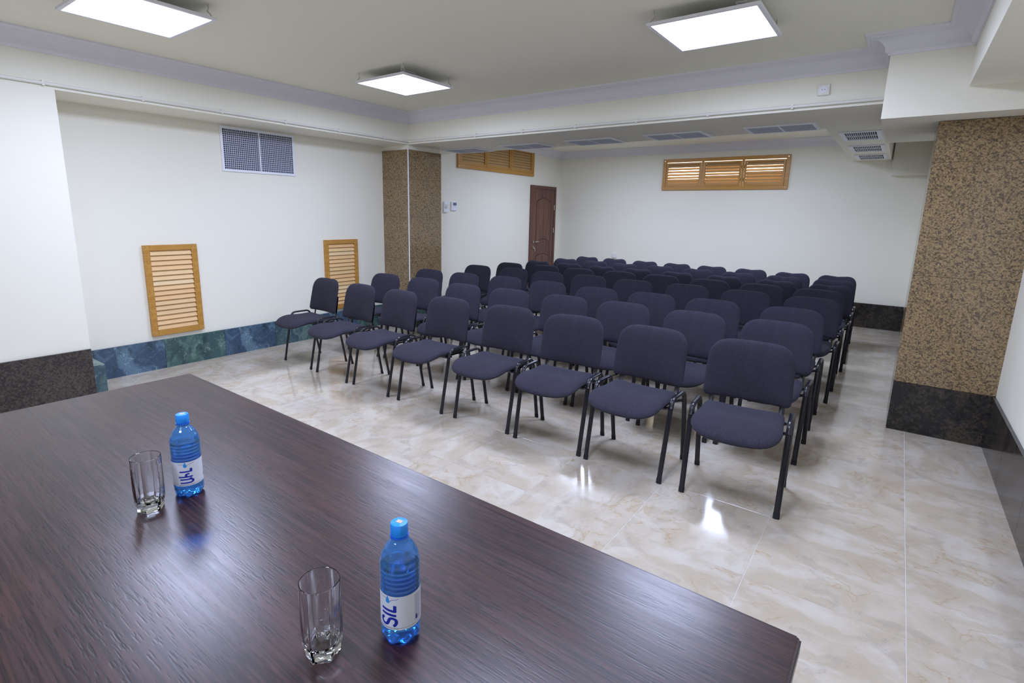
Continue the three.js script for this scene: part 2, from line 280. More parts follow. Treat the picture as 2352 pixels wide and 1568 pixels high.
// ---------- air vents ----------
// built facing +z, origin at the centre of the back face
function vent(name, label, pos, W, H, halves, nx, ny, barW, turnMatrix, group, f = 0.025, backGap = 0.02) {
  const o = thing(name, label, 'vent', pos, 0, group); if (turnMatrix) o.rotation.set(...turnMatrix);
  const iw = W / 2 - f, ih = H / 2 - f, dz = 0.012;
  part('frame', [rbox(W, f, dz, 0.002, 0, ih + f / 2, dz / 2), rbox(W, f, dz, 0.002, 0, -ih - f / 2, dz / 2), rbox(f, ih * 2, dz, 0.002, iw + f / 2, 0, dz / 2), rbox(f, ih * 2, dz, 0.002, -iw - f / 2, 0, dz / 2)], white, o);
  if (halves === 2) part('mullion', rbox(f * 0.55, ih * 2, dz, 0.002, 0, 0, dz / 2), white, o);
  if (halves === -2) part('mullion', rbox(iw * 2, f * 0.3, dz, 0.001, 0, 0, dz / 2), white, o);
  part('backing', box(-iw, iw, -ih, ih, 0.0005, 0.0012), darkVoid, o);
  const bars = [];
  for (let i = 1; i < nx; i++) bars.push(box(-iw + 2 * iw * i / nx - barW / 2, -iw + 2 * iw * i / nx + barW / 2, -ih, ih, 0.002, dz - 0.003));
  for (let i = 1; i < ny; i++) bars.push(box(-iw, iw, -ih + 2 * ih * i / ny - barW / 2, -ih + 2 * ih * i / ny + barW / 2, 0.002, dz - 0.002));
  const g = part('grille', bars, halves > 0 && ny > 10 ? grilleGrey : white, o); g.userData.kind = 'stuff';
  return o;
}
vent('air_grille', 'large white egg crate air grille high on the recessed side wall', [XN, 2.07, -3.097], 0.80, 0.43, 2, 38, 19, 0.006, [0, Math.PI / 2, 0], 'white air grilles');
[[-4.68, 'white double air vent in the cross beam over the slim granite pillar'], [-3.74, 'second white double vent along the beam from slim granite pillar'], [-2.84, 'third white double vent along the beam, middle of the five'], [-1.92, 'fourth white double vent along the beam from slim granite pillar'], [-0.98, 'white double air vent in the cross beam nearest the duct']].forEach(([x, l]) =>
  vent('beam_vent', l, [x, YB, -5.55], 0.57, 0.40, 2, 40, 30, 0.0045, [Math.PI / 2, 0, 0], 'vents in the cross beam'));
[[-6.36, 'slotted vent in the duct closest to the cross beam'], [-7.5, 'slotted vent at the middle of the duct'], [-8.5, 'slotted vent in the duct closest to the back wall']].forEach(([z, l]) =>
  vent('duct_vent', l, [-0.42, YB, z], 0.33, 0.62, -2, 15, 2, 0.0045, [Math.PI / 2, 0, 0], 'vents in the duct', 0.04));

// ---------- wooden louvre panels ----------
function louvre(label, z, y0, y1, W) {
  const o = thing('louvre_panel', label, 'louvre panel', [XN, y0, z], Math.PI / 2, 'wooden louvre panels on the recessed wall'), H = y1 - y0, f = 0.052, dz = 0.032;
  for (const s of [-1, 1]) part('stile', rbox(f, H, dz, 0.003, s * (W / 2 - f / 2), H / 2, dz / 2), honey, o);
  part('rail', rbox(W - 2 * f, 0.05, dz, 0.003, 0, H - 0.025, dz / 2), honey, o); part('rail', rbox(W - 2 * f, 0.05, dz, 0.003, 0, 0.025, dz / 2), honey, o);
  part('backing', box(-W / 2 + f, W / 2 - f, 0.05, H - 0.05, 0.0005, 0.002), doorGroove, o);
  const n = 16, p = (H - 0.1) / n;
  for (let i = 0; i < n; i++) { const m = part('slat', rbox(W - 2 * f - 0.001, p * 1.0, 0.007, 0.0015), slatMats[Math.floor(rnd() * 5)], o, [0, 0.05 + p * (i + 0.5), 0.017]); m.rotation.x = -0.42; }
  for (const [a, b] of [[-1, 0.02], [1, 0.02], [-1, H - 0.02], [1, H - 0.02]]) part('screw', cyl(0.004, 0.004, 0.002, a * (W / 2 - 0.02), b, dz, 8, 'z'), steel, o);
}
louvre('pale wooden louvre panel on the wall nearest the table', -2.147, 0.318, 1.155, 0.46);
louvre('pale wooden louvre panel behind the front chairs near the slim pillar', -4.054, 0.312, 1.15, 0.48);

// ---------- slatted window shutters ----------
function shutter(name, label, pos, turn, W, H, tilts, depth) {
  const o = thing(name, label, 'window', pos, turn, null, 'structure'), f = 0.055, dz = 0.03, n = 3, iw = W - 2 * f, mw = 0.035, sw = (iw - mw * (n - 1)) / n;
  part('frame', [rbox(W, f, dz, 0.003, 0, H - f / 2, dz / 2), rbox(W, f, dz, 0.003, 0, f / 2, dz / 2), rbox(f, H - 2 * f, dz, 0.003, -W / 2 + f / 2, H / 2, dz / 2), rbox(f, H - 2 * f, dz, 0.003, W / 2 - f / 2, H / 2, dz / 2), ...[1, 2].map((k) => rbox(mw, H - 2 * f, dz, 0.003, -iw / 2 + k * sw + (k - 0.5) * mw, H / 2, dz / 2))], honey, o);
  for (let k = 0; k < n; k++) {
    const cx = -iw / 2 + sw / 2 + k * (sw + mw), sh = H - 2 * f - 0.009, e = 0.03, w = sw - 0.008;
    const s = part('sash', [rbox(w, e, 0.028, 0.002, 0, sh - e / 2, 0), rbox(w, e, 0.028, 0.002, 0, e / 2, 0), rbox(e, sh - 2 * e, 0.028, 0.002, -w / 2 + e / 2, sh / 2, 0), rbox(e, sh - 2 * e, 0.028, 0.002, w / 2 - e / 2, sh / 2, 0)], honey, o, [cx, f + 0.001, dz * 0.45]);
    const m = tilts[k].length, p = (sh - 2 * e) / m;
    tilts[k].forEach((t, i) => { const b = part('slat', rbox(w - 2 * e - 0.001, p * 1.12, 0.007, 0.0015), honeySlat, s, [0, e + p * (i + 0.5), -0.008]); b.rotation.x = t; });
    if (k) for (const q of [0.25, 0.75]) part('hinge', rbox(0.008, 0.045, 0.008, 0.001, (k === 1 ? 1 : -1) * (w / 2 + 0.004), sh * q, 0.012), blackPlastic, s);
  }
  for (const [a, b] of [[-1, 0.03], [1, 0.03], [-1, H - 0.03], [1, H - 0.03]]) part('screw', cyl(0.006, 0.006, 0.002, a * (W / 2 - 0.03), b, dz, 8, 'z'), steel, o);
  if (depth) part('backing', box(-W / 2 + f, W / 2 - f, f, H - f, 0.0005, 0.002), doorGroove, o);
  return o;
}
const shut = -0.38, half = -0.5, open = -0.84;
shutter('window_1', 'wooden slatted shutter with daylight showing through, on the back wall', [(WX0 + WX1) / 2, WY0, ZW], 0, WX1 - WX0, WY1 - WY0,
  [[shut, half, open, open, open, open, shut], [shut, -0.6, shut, -0.8, half, half, shut], [shut, half, half, shut, -0.85, -0.7, shut]], 0);
shutter('window_2', 'closed wooden slatted shutter high on the rear side wall', [XL, 2.144, -7.11], Math.PI / 2, 2.04, 0.47, [[shut, shut, shut, shut, shut, shut, shut], [shut, shut, shut, shut, shut, shut, shut], [shut, shut, shut, shut, shut, shut, shut]], 1);

// ---------- door ----------
{
  const W = 0.86, H = 2.0, o = thing('door_1', 'dark brown panelled wooden door with steel handle', 'door', [XL, 0, -8.49], Math.PI / 2, null, 'structure');
  part('frame', [rbox(0.06, H, 0.03, 0.003, -W / 2 + 0.03, H / 2, 0.015), rbox(0.06, H, 0.03, 0.003, W / 2 - 0.03, H / 2, 0.015), rbox(W - 0.12, 0.06, 0.03, 0.003, 0, H - 0.03, 0.015)], doorWood, o);
  const leaf = part('leaf', rbox(W - 0.126, H - 0.07, 0.022, 0.002, 0, (H - 0.06) / 2, 0.011), doorWood, o);
  const panel = (w, y0, y1, r0, r1) => { const s = new THREE.Shape(), k = w / 2; s.moveTo(-k, y0); s.quadraticCurveTo(0, y0 + r0, k, y0); s.lineTo(k, y1); s.quadraticCurveTo(0, y1 + r1, -k, y1); s.lineTo(-k, y0); return s; };
  for (const [y0, y1, r0, r1] of [[0.2, 0.72, 0, 0.12], [0.98, 1.72, 0.12, 0.13]]) {
    const g = new THREE.ExtrudeGeometry(panel(0.48, y0, y1, r0, r1), { depth: 0.001, bevelEnabled: false, curveSegments: 16 }); g.translate(0, 0, 0.0222);
    part('panel_groove', g, doorGroove, leaf);
    const e = new THREE.ExtrudeGeometry(panel(0.452, y0 + 0.014, y1 - 0.014, r0, r1), { depth: 0.003, bevelEnabled: true, bevelSize: 0.004, bevelThickness: 0.004, bevelSegments: 2, curveSegments: 16 }); e.translate(0, 0, 0.021);
    part('panel', e, doorWood, leaf);
  }
  part('handle', [cyl(0.022, 0.022, 0.012, -0.32, 1.0, 0.03, 20, 'z'), cyl(0.008, 0.008, 0.05, -0.32, 1.0, 0.055, 12, 'z'), rbox(0.12, 0.016, 0.012, 0.005, -0.265, 1.004, 0.078)], steel, leaf);
  part('lock', [cyl(0.022, 0.022, 0.01, -0.32, 0.9, 0.028, 20, 'z'), rbox(0.006, 0.022, 0.02, 0.001, -0.32, 0.9, 0.04)], steel, leaf);
  part('keys', [rbox(0.022, 0.026, 0.003, 0.001, -0.315, 0.885, 0.052), rbox(0.008, 0.05, 0.003, 0.001, -0.3, 0.855, 0.05), rbox(0.008, 0.045, 0.003, 0.001, -0.285, 0.85, 0.054)], steel, leaf);
  for (const y of [0.3, 1.2, 1.62]) part('hinge', cyl(0.008, 0.008, 0.09, W / 2 - 0.062, y, 0.028, 10), steel, o);
}

// ---------- small wall fittings ----------
{
  let o = thing('thermostat', 'small white wall control with round dial beside the slim pillar', 'thermostat', [XL, 1.572, -5.835], Math.PI / 2);
  part('body', rbox(0.085, 0.155, 0.03, 0.006, 0, 0, 0.015), white, o); part('dial', cyl(0.03, 0.032, 0.014, 0.005, 0.012, 0.036, 28, 'z'), ivory, o); part('pointer', rbox(0.006, 0.03, 0.004, 0.001, -0.01, 0, 0.044), grilleGrey, o);
  o = thing('thermostat', 'small white wall control with grey display, farther from the slim pillar', 'thermostat', [XL, 1.588, -6.016], Math.PI / 2);
  part('body', rbox(0.115, 0.13, 0.026, 0.006, 0, 0, 0.013), white, o); part('display', rbox(0.075, 0.04, 0.004, 0.001, 0.005, 0.03, 0.026), std({ color: lin(0.12, 0.17, 0.2), roughness: 0.2 }), o); part('button', rbox(0.02, 0.01, 0.004, 0.001, 0.0, -0.005, 0.027), grilleGrey, o);
  const socket = (label, pos, s) => {
    const q = thing('wall_socket', label, 'socket', pos, 0, 'electric sockets'); part('plate', rbox(s, s, 0.022, 0.006, 0, 0, 0.011), ivory, q);
    part('well', cyl(s * 0.3, s * 0.28, 0.004, 0, 0, 0.0225, 28, 'z'), white, q);
    for (const k of [-1, 1]) part('hole', cyl(s * 0.035, s * 0.035, 0.002, k * s * 0.11, 0, 0.0245, 10, 'z'), darkVoid, q);
  };
  socket('white surface socket high on the cross beam above the conduit', [-0.588, 2.43, ZB], 0.078);
  socket('pale socket on the back wall just above the last chairs', [-4.118, 0.782, ZW], 0.09);
}
{
  let o = thing('conduit', 'thin painted conduit pipe clipped along the side beam', 'pipe', [XB + 0.018, 2.33, 0]);
  part('pipe', cyl(0.0115, 0.0115, ZF - ZB - 0.03, 0, 0, (ZF + ZB) / 2, 12, 'z'), ivory, o);
  for (let z = -4.35; z < 2.4; z += 0.62) part('clip', rbox(0.024, 0.036, 0.016, 0.002, -0.004, 0.002, z), ivory, o);
  o = thing('conduit', 'thin painted conduit pipe clipped along the cross beam', 'pipe', [0, 2.33, ZB + 0.018]);
  part('pipe', cyl(0.0115, 0.0115, PX - XB - 0.03, (PX + XB) / 2, 0, 0, 12, 'x'), ivory, o);
  for (let x = -4.5; x < -0.4; x += 0.62) part('clip', rbox(0.016, 0.036, 0.024, 0.002, x, 0.002, -0.004), ivory, o);
  o = thing('junction_cap', 'tiny dark cap where the two conduit pipes meet', 'cap', [XB + 0.016, 2.33, ZB + 0.016]);
  part('cap', rbox(0.022, 0.022, 0.022, 0.004), grilleGrey, o);
}

// ---------- table ----------
const TY = 0.75;
{
  const L = 2.487, DP = 1.24, o = thing('conference_table', 'long dark wenge wood table with bottles and glasses', 'table', [-0.046, 0, -1.007], -0.53 * D);
  const g = new RoundedBoxGeometry(L, 0.03, DP, 3, 0.004), p = g.attributes.position, uv = g.attributes.uv;
  for (let i = 0; i < p.count; i++) uv.setXY(i, p.getX(i) + L / 2, p.getZ(i) + DP / 2);
  part('table_top', g, wenge, o, [-L / 2, TY - 0.015, DP / 2]);
  part('edge_band', [rbox(0.004, 0.026, DP - 0.01, 0.001, 0.001, TY - 0.015, DP / 2), rbox(L - 0.01, 0.026, 0.004, 0.001, -L / 2, TY - 0.015, -0.001)], wengeEdge, o);
  for (const x of [-0.035, -L + 0.035]) part('end_panel', rbox(0.03, TY - 0.03, DP - 0.12, 0.002, x, (TY - 0.03) / 2, DP / 2), wenge, o);
  part('modesty_panel', rbox(L - 0.1, 0.4, 0.018, 0.002, -L / 2, TY - 0.24, 0.2), wenge, o);
  part('bracket', rbox(0.012, 0.03, 0.03, 0.001, -0.015, TY - 0.06, 0.085), brass, o);
}

// ---------- bottles ----------
function blob(ctx, x, y, r, col) { ctx.fillStyle = col; ctx.beginPath(); ctx.moveTo(x - r * 2.1, y); ctx.quadraticCurveTo(x - r * 0.3, y - r * 0.9, x + r * 0.3, y - r * 0.8); ctx.arc(x + r * 0.2, y, r * 0.85, -Math.PI / 2, Math.PI / 2); ctx.quadraticCurveTo(x - r * 0.3, y + r * 0.9, x - r * 2.1, y); ctx.fill(); }
function labelTexture(armenian) {
  const W = 1408, H = 416, c = document.createElement('canvas'); c.width = W; c.height = H; const x = c.getContext('2d');
  x.fillStyle = '#d9dbe2'; x.fillRect(0, 0, W, H);
  x.strokeStyle = '#6f6470'; x.lineWidth = 4; x.beginPath(); x.moveTo(0, H - 26); x.lineTo(W, H - 26); x.stroke();
  for (const bx of [205, 1010]) {                    // framed column of small print on both sides of the front
    x.strokeStyle = '#7f7f98'; x.lineWidth = 3; x.strokeRect(bx, 30, 120, H - 80);
    for (let i = 0; i < 7; i++) { x.fillStyle = '#4a4e86'; for (let y = 44; y < H - 70; y += 15 + ((i * 7 + y) % 7)) x.fillRect(bx + 10 + i * 15, y, 8, 11); }
    x.fillStyle = '#20307a'; x.fillRect(bx + 12, H - 120, 28, 56);
  }
  // front: word running upwards
  x.save(); x.translate(704, H - 40); x.rotate(-Math.PI / 2); x.scale(armenian ? 0.95 : 1.12, 1.45);
  x.strokeStyle = '#172a9c'; x.fillStyle = '#172a9c'; x.lineWidth = 26; x.lineCap = 'butt'; x.lineJoin = 'round';
  const y0 = -70, y1 = 60;
  if (armenian) {
    x.beginPath(); x.moveTo(16, y0); x.lineTo(16, 25); x.quadraticCurveTo(16, y1, 46, y1); x.quadraticCurveTo(78, y1, 78, 25); x.lineTo(78, y0); x.stroke();
    x.lineWidth = 20; x.beginPath(); x.moveTo(78, 20); x.lineTo(104, 48); x.stroke(); x.lineWidth = 26;
    x.beginPath(); x.moveTo(126, y0 - 14); x.lineTo(126, y1); x.moveTo(126, 0); x.quadraticCurveTo(180, -20, 180, 24); x.lineTo(180, y1 - 30); x.stroke();
    x.beginPath(); x.moveTo(222, y0); x.lineTo(222, y1 - 12); x.lineTo(276, y1 - 12); x.stroke();
  } else {
    x.beginPath(); x.moveTo(86, y0 + 26); x.bezierCurveTo(70, y0 - 14, 14, y0 - 8, 14, y0 + 34); x.bezierCurveTo(14, y0 + 74, 92, y0 + 56, 92, y0 + 98); x.bezierCurveTo(92, y1 + 14, 26, y1 + 6, 8, y1 - 24); x.stroke();
    x.beginPath(); x.moveTo(134, y0); x.lineTo(126, y1); x.stroke();
    x.beginPath(); x.moveTo(182, y0); x.lineTo(172, y1 - 10); x.lineTo(236, y1 - 10); x.stroke();
  }
  x.restore();
  x.strokeStyle = '#2a3a70'; x.lineWidth = 5; x.beginPath(); x.moveTo(580, 26); x.bezierCurveTo(630, 50, 650, 14, 684, 50); x.stroke(); x.beginPath(); x.moveTo(708, 84); x.bezierCurveTo(735, 24, 770, 52, 820, 22); x.stroke();
  x.save(); x.translate(690, 62); x.rotate(Math.PI / 2); blob(x, 0, 0, 30, '#2b8fd8'); x.restore();
  x.fillStyle = '#70757f'; for (let i = 0; i < 26; i++) x.fillRect(580 + i * 9, H - 20, 6, 9);
  const t = new THREE.CanvasTexture(c); t.colorSpace = THREE.SRGBColorSpace; t.anisotropy = 4; return t;
}
const bluePet = phy({ color: lin(0.2, 0.56, 1.0), roughness: 0.06, transmission: 0.82, thickness: 0, ior: 1.45 });
const waterMat = phy({ color: lin(0.96, 0.98, 1), roughness: 0.0, transmission: 1, thickness: 0.05, ior: 1.33, attenuationColor: lin(0.5, 0.78, 1), attenuationDistance: 0.12 });
const capBlue = std({ color: lin(0.02, 0.28, 0.85), roughness: 0.35 });
function lathe(prof, N, mod, flip) {
  const pos = [], idx = [], uv = [];
  prof.forEach(([r, y], i) => { for (let k = 0; k <= N; k++) { const a = k / N * 2 * Math.PI, q = mod ? mod(r, y, a) : [r, y]; pos.push(q[0] * Math.sin(a), q[1], q[0] * Math.cos(a)); uv.push(k / N, i / prof.length); } });
  for (let i = 0; i + 1 < prof.length; i++) for (let k = 0; k < N; k++) { const a = i * (N + 1) + k, b = a + N + 1; flip ? idx.push(a, b, a + 1, b, b + 1, a + 1) : idx.push(a, a + 1, b, b, a + 1, b + 1); }
  const g = new THREE.BufferGeometry(); g.setAttribute('position', new THREE.Float32BufferAttribute(pos, 3)); g.setAttribute('uv', new THREE.Float32BufferAttribute(uv, 2)); g.setIndex(idx); return g;
}
const R = 0.0352;
const bodyProf = (() => {
  const p = [[0.0005, 0.010], [0.012, 0.009], [0.02, 0.004], [0.026, 0.0005], [0.030, 0.0006], [0.0335, 0.005], [R, 0.013], [R, 0.022], [R - 0.0012, 0.026], [R, 0.031], [R, 0.034], [R - 0.0008, 0.036], [R - 0.0008, 0.102], [R, 0.104]];
  for (let y = 0.106; y < 0.150; y += 0.0011) p.push([R - 0.0003 - 0.0011 * (0.5 - 0.5 * Math.cos((y - 0.106) / 0.0088 * 2 * Math.PI)), y]);
  const sh = new THREE.CatmullRomCurve3([[R, 0.150], [0.0325, 0.163], [0.0272, 0.175], [0.0205, 0.1855], [0.0145, 0.1925], [0.0132, 0.197], [0.0132, 0.2]].map(([a, b]) => new THREE.Vector3(a, b, 0))).getPoints(46);
  sh.forEach((v, i) => { if (i) p.push([v.x - (i < 30 ? 0.0007 * (0.5 - 0.5 * Math.cos(i / 9 * 2 * Math.PI)) : 0), v.y]); }); return p;
})();
const petal = (r, y, a) => { const k = 1 - sm(0.012, 0.028, y), w = Math.cos(a * 7); return [r * (1 - k * 0.05 * (0.5 - 0.5 * w)), y + k * 0.004 * (0.5 - 0.5 * w) * (r > 0.015 ? 1 : 0)]; };
const bodyGeo = (() => { const g = lathe(bodyProf, 84, petal); g.computeVertexNormals(); return g; })();
const waterGeo = (() => {
  const lvl = 0.143, inn = bodyProf.filter(([, y]) => y < lvl).map(([r, y]) => [Math.max(0.0004, r - 0.0011), y + 0.0012]); inn.push([R - 0.0016, lvl], [0.0003, lvl]);
  const g = lathe(inn, 84, petal); return toCreasedNormals(g, 0.7);
})();
function bottle(label, pos, turn, armenian) {
  const o = thing('water_bottle', label, 'bottle', pos, turn, 'blue water bottles on the table');
  const b = part('bottle_body', bodyGeo, bluePet, o);
  part('water', waterGeo, waterMat, o);
  const lg = new THREE.CylinderGeometry(R + 0.0002, R + 0.0002, 0.066, 72, 1, true, -Math.PI, 2 * Math.PI); lg.translate(0, 0.069, 0);
  const lm = std({ map: labelTexture(armenian), roughness: 0.45, side: THREE.DoubleSide }); part('paper_label', lg, lm, o);
  part('neck_ring', cyl(0.0166, 0.0166, 0.0022, 0, 0.1985, 0, 40), std({ color: lin(0.02, 0.12, 0.6), roughness: 0.3 }), o);
  const cap = lathe([[0.0003, 0.2235], [0.0125, 0.2235], [0.0144, 0.2225], [0.0152, 0.2205], [0.0154, 0.202], [0.0148, 0.2005], [0.0003, 0.2005]], 72, (r, y, a) => [r > 0.0147 ? r - 0.0002 * (0.5 + 0.5 * Math.cos(a * 36)) : r, y], true);
  part('cap', toCreasedNormals(cap, 0.6), capBlue, o);
  part('cap_sticker', rbox(0.011, 0.0006, 0.008, 0.0002, 0.001, 0.2238, 0), std({ color: lin(0.58, 0.42, 0.30), roughness: 0.6 }), o);
  return o;
}
// turned so that the word on the label faces the lens a little to one side
bottle('blue water bottle standing nearer the table end, label with three Latin letters', [-0.627, TY, -0.567], Math.atan2(0.627, 0.567) - 0.62, false);
bottle('blue water bottle standing farther along the table, label in Armenian letters', [-1.432, TY, -0.554], Math.atan2(1.432, 0.554) - 0.1, true);

// ---------- glass tumblers ----------
const glassMat = phy({ color: lin(1, 1, 1), roughness: 0.0, transmission: 1, thickness: 0.01, ior: 1.5, attenuationColor: lin(0.86, 0.95, 0.97), attenuationDistance: 0.12 });
const tumblerGeo = (() => {
  const N = 72, hex = (a) => { const t = ((a % (Math.PI / 3)) + Math.PI / 3) % (Math.PI / 3) - Math.PI / 6; return Math.cos(Math.PI / 6) / Math.cos(t); };
  // radius, height, roundness
  const prof = [[0.0003, 0.0012, 0], [0.018, 0.0012, 0], [0.0272, 0, 0], [0.0284, 0.0012, 0], [0.029, 0.011, 0], [0.0288, 0.0145, 0.05], [0.0312, 0.019, 0.1], [0.0325, 0.026, 0.15], [0.0332, 0.06, 0.25], [0.0336, 0.1, 0.45], [0.0338, 0.135, 0.75], [0.0338, 0.1405, 0.8], [0.0333, 0.1417, 0.8], [0.0325, 0.141, 0.85], [0.0322, 0.13, 0.85], [0.0315, 0.09, 0.7], [0.0305, 0.05, 0.6], [0.0285, 0.03, 0.6], [0.0245, 0.0225, 0.7], [0.016, 0.0185, 1], [0.0003, 0.0175, 1]];
  const pos = [], idx = [];
  prof.forEach(([r, y, q]) => { for (let k = 0; k < N; k++) { const a = k / N * 2 * Math.PI, s = r * mix(hex(a) * 1.04, 1, q); pos.push(s * Math.sin(a), y, s * Math.cos(a)); } });
  for (let i = 0; i + 1 < prof.length; i++) for (let k = 0; k < N; k++) { const a = i * N + k, b = i * N + (k + 1) % N; idx.push(a, b, a + N, b, b + N, a + N); }
  const g = new THREE.BufferGeometry(); g.setAttribute('position', new THREE.Float32BufferAttribute(pos, 3)); g.setAttribute('uv', new THREE.Float32BufferAttribute(new Float32Array(pos.length / 3 * 2), 2)); g.setIndex(idx); return toCreasedNormals(g, 0.32);
})();
[['clear hexagonal tumbler beside the bottle near the table end', [-0.701, TY + 0.0002, -0.454], 0.35], ['clear hexagonal tumbler beside the bottle farther along the table', [-1.425, TY + 0.0002, -0.458], 0.9]].forEach(([l, p, t]) => {
  const m = part(numbered('tumbler'), tumblerGeo, glassMat, scene, p); m.rotation.y = t; tag(m, l, 'glass', 'empty tumblers on the table');
});

// ---------- chairs ----------
// closed cushion from an outline: rings shrink towards the middle on both faces; bend() shapes the finished points
function cushion(outline, front, back, bend) {
  const N = outline.length, pos = [], idx = [], rows = [...front, ...back.slice().reverse()], c = [0, 0]; outline.forEach((p) => { c[0] += p[0] / N; c[1] += p[1] / N; });
  rows.forEach(([s, h]) => outline.forEach(([a, b]) => pos.push(...bend(c[0] + (a - c[0]) * s, c[1] + (b - c[1]) * s, h, s))));
  for (let i = 0; i + 1 < rows.length; i++) for (let k = 0; k < N; k++) { const a = i * N + k, b = i * N + (k + 1) % N; idx.push(a, a + N, b, b, a + N, b + N); }
  const uv = []; for (let i = 0; i < pos.length; i += 3) uv.push(pos[i], Math.abs(pos[i + 1]) > 0 ? pos[i + 1] + pos[i + 2] : pos[i + 2]);
  const g = new THREE.BufferGeometry(); g.setAttribute('position', new THREE.Float32BufferAttribute(pos, 3)); g.setAttribute('uv', new THREE.Float32BufferAttribute(uv, 2)); g.setIndex(idx); g.computeVertexNormals(); return g;
}
function roundedOutline(corners, per = 7) {   // corners: [x, y, radius]
  const o = [], n = corners.length;
  corners.forEach(([x, y, r], i) => {
    const p = corners[(i + n - 1) % n], q = corners[(i + 1) % n], u = new THREE.Vector2(p[0] - x, p[1] - y).normalize(), v = new THREE.Vector2(q[0] - x, q[1] - y).normalize();
    for (let k = 0; k <= per; k++) { const t = k / per, a = [x + u.x * r, y + u.y * r], b = [x + v.x * r, y + v.y * r]; o.push([(1 - t) ** 2 * a[0] + 2 * t * (1 - t) * x + t * t * b[0], (1 - t) ** 2 * a[1] + 2 * t * (1 - t) * y + t * t * b[1]]); }
    for (let k = 1; k < 4; k++) { const t = k / 4, e = [x + v.x * r, y + v.y * r], w = new THREE.Vector2(x - q[0], y - q[1]).normalize(), f = [q[0] + w.x * q[2], q[1] + w.y * q[2]]; o.push([mix(e[0], f[0], t), mix(e[1], f[1], t)]); }
  });
  return o;
}
// seat in plan: x across, b = towards the front (+z)
const seatOutline = roundedOutline([[0.222, 0.305, 0.115], [-0.222, 0.305, 0.115], [-0.205, -0.10, 0.045], [0.205, -0.10, 0.045]]).map(([x, z]) => [x, z + 0.03 * (z > 0.15 ? 1 - (x / 0.225) ** 2 : 0)]);
const seatDrop = (x, z) => 0.006 * (x / 0.2) ** 2 - (z > 0.15 ? 1.05 * (z - 0.15) ** 2 : 0) + 0.007 * Math.exp(-(((z - 0.17) / 0.08) ** 2)) + 0.35 * Math.max(0, 0.06 - z) ** 2;
const seatGeo = cushion(seatOutline, [[0.002, 0.026], [0.3, 0.0255], [0.55, 0.024], [0.75, 0.0215], [0.87, 0.0175], [0.95, 0.011], [0.985, 0.003], [1, -0.006]], [[0.002, -0.012], [0.6, -0.012], [0.985, -0.012], [1, -0.009]], (x, z, h) => [x, 0.443 + h + seatDrop(x, z), z]);
const panGeo = cushion(seatOutline.map(([x, z]) => [x * 0.985, 0.11 + (z - 0.11) * 0.988]), [[0.002, -0.011], [0.7, -0.011], [0.99, -0.011], [1.006, -0.013]], [[0.002, -0.026], [0.6, -0.026], [0.9, -0.024], [0.99, -0.018]], (x, z, h) => [x, 0.443 + h + seatDrop(x, z), z]);
// backrest: x across, y up
const backBend = (lean) => (x, y, h) => { const t = y - 0.49; return [x, y - 0.004 * t, -0.125 - 0.20 * t - 0.05 * t * t + 0.62 * x * x + h * 1]; };
const backOutline = roundedOutline([[0.221, 0.818, 0.108], [-0.221, 0.818, 0.108], [-0.228, 0.495, 0.035], [0.228, 0.495, 0.035]]).map(([x, y]) => [x, y + (y > 0.7 ? 0.005 * (1 - (x / 0.2) ** 2) : 0)]);
const backOutlineDip = roundedOutline([[0.222, 0.826, 0.11], [-0.222, 0.826, 0.11], [-0.228, 0.495, 0.035], [0.228, 0.495, 0.035]]).map(([x, y]) => [x, y - (y > 0.7 ? 0.012 * Math.exp(-((x / 0.075) ** 2)) : 0)]);
const padFront = [[0.002, 0.024], [0.35, 0.0235], [0.6, 0.022], [0.78, 0.019], [0.9, 0.0135], [0.96, 0.008], [1, 0]], padBack = [[0.002, -0.006], [0.7, -0.006], [1, -0.005]];
const backGeo = cushion(backOutline, padFront, padBack, backBend());
const backGeoDip = cushion(backOutlineDip, padFront.map(([s, h]) => [s, h * 1.1]), padBack, backBend());
const shellGeo = (out) => cushion(out.map(([x, y]) => [x * 0.995, 0.66 + (y - 0.66) * 0.995]), [[0.002, -0.005], [0.8, -0.005], [1.0, -0.004]], [[0.002, -0.02], [0.6, -0.019], [0.85, -0.016], [0.97, -0.011], [1.004, -0.006]], backBend());
const shellA = shellGeo(backOutline), shellB = shellGeo(backOutlineDip);
const V = (x, y, z) => new THREE.Vector3(x, y, z), legX = 0.236, railX = 0.24, SIDE = V(1, 0, 0);
const legSpec = { front: [[0.195, 0.0], [0.112, 0.425]], rear: [[-0.2, 0.0], [-0.118, 0.425]] };
const legGeo = {}, railGeo = {}, footGeo = {};
for (const s of [-1, 1]) {
  for (const k of ['front', 'rear']) { const [[z0, y0], [z1, y1]] = legSpec[k]; legGeo[k + s] = sweep([V(s * legX, y0 + 0.012, z0 - (z0 - z1) * 0.012 / 0.425), V(s * (legX + railX) / 2, (y0 + y1) / 2, (z0 + z1) / 2), V(s * railX, y1, z1)], 0.0145, 0.0085, SIDE, 14); footGeo[k + s] = sweep([V(s * legX, 0, z0), V(s * legX, 0.03, z0 - (z0 - z1) * 0.03 / 0.425)], 0.0157, 0.0095, SIDE, 14); }
  const r = 0.048, pts = [V(s * railX, 0.425, 0.112)]; const f = (z, y) => V(s * railX, y, z);
  arc([0.104 - r, 0.432], r, 0.19, Math.PI / 2, 8, f).forEach((p) => pts.push(p)); arc([-0.110 + r, 0.432], r, Math.PI / 2, Math.PI - 0.19, 8, f).forEach((p) => pts.push(p)); pts.push(V(s * railX, 0.425, -0.118));
  railGeo[s] = sweep(pts, 0.0145, 0.0085, SIDE, 14);
}
const barGeo = (z) => sweep([V(-railX, 0.428, z), V(-0.2, 0.412, z), V(0.2, 0.412, z), V(railX, 0.428, z)], 0.009, 0.009, V(0, 0, 1), 10);
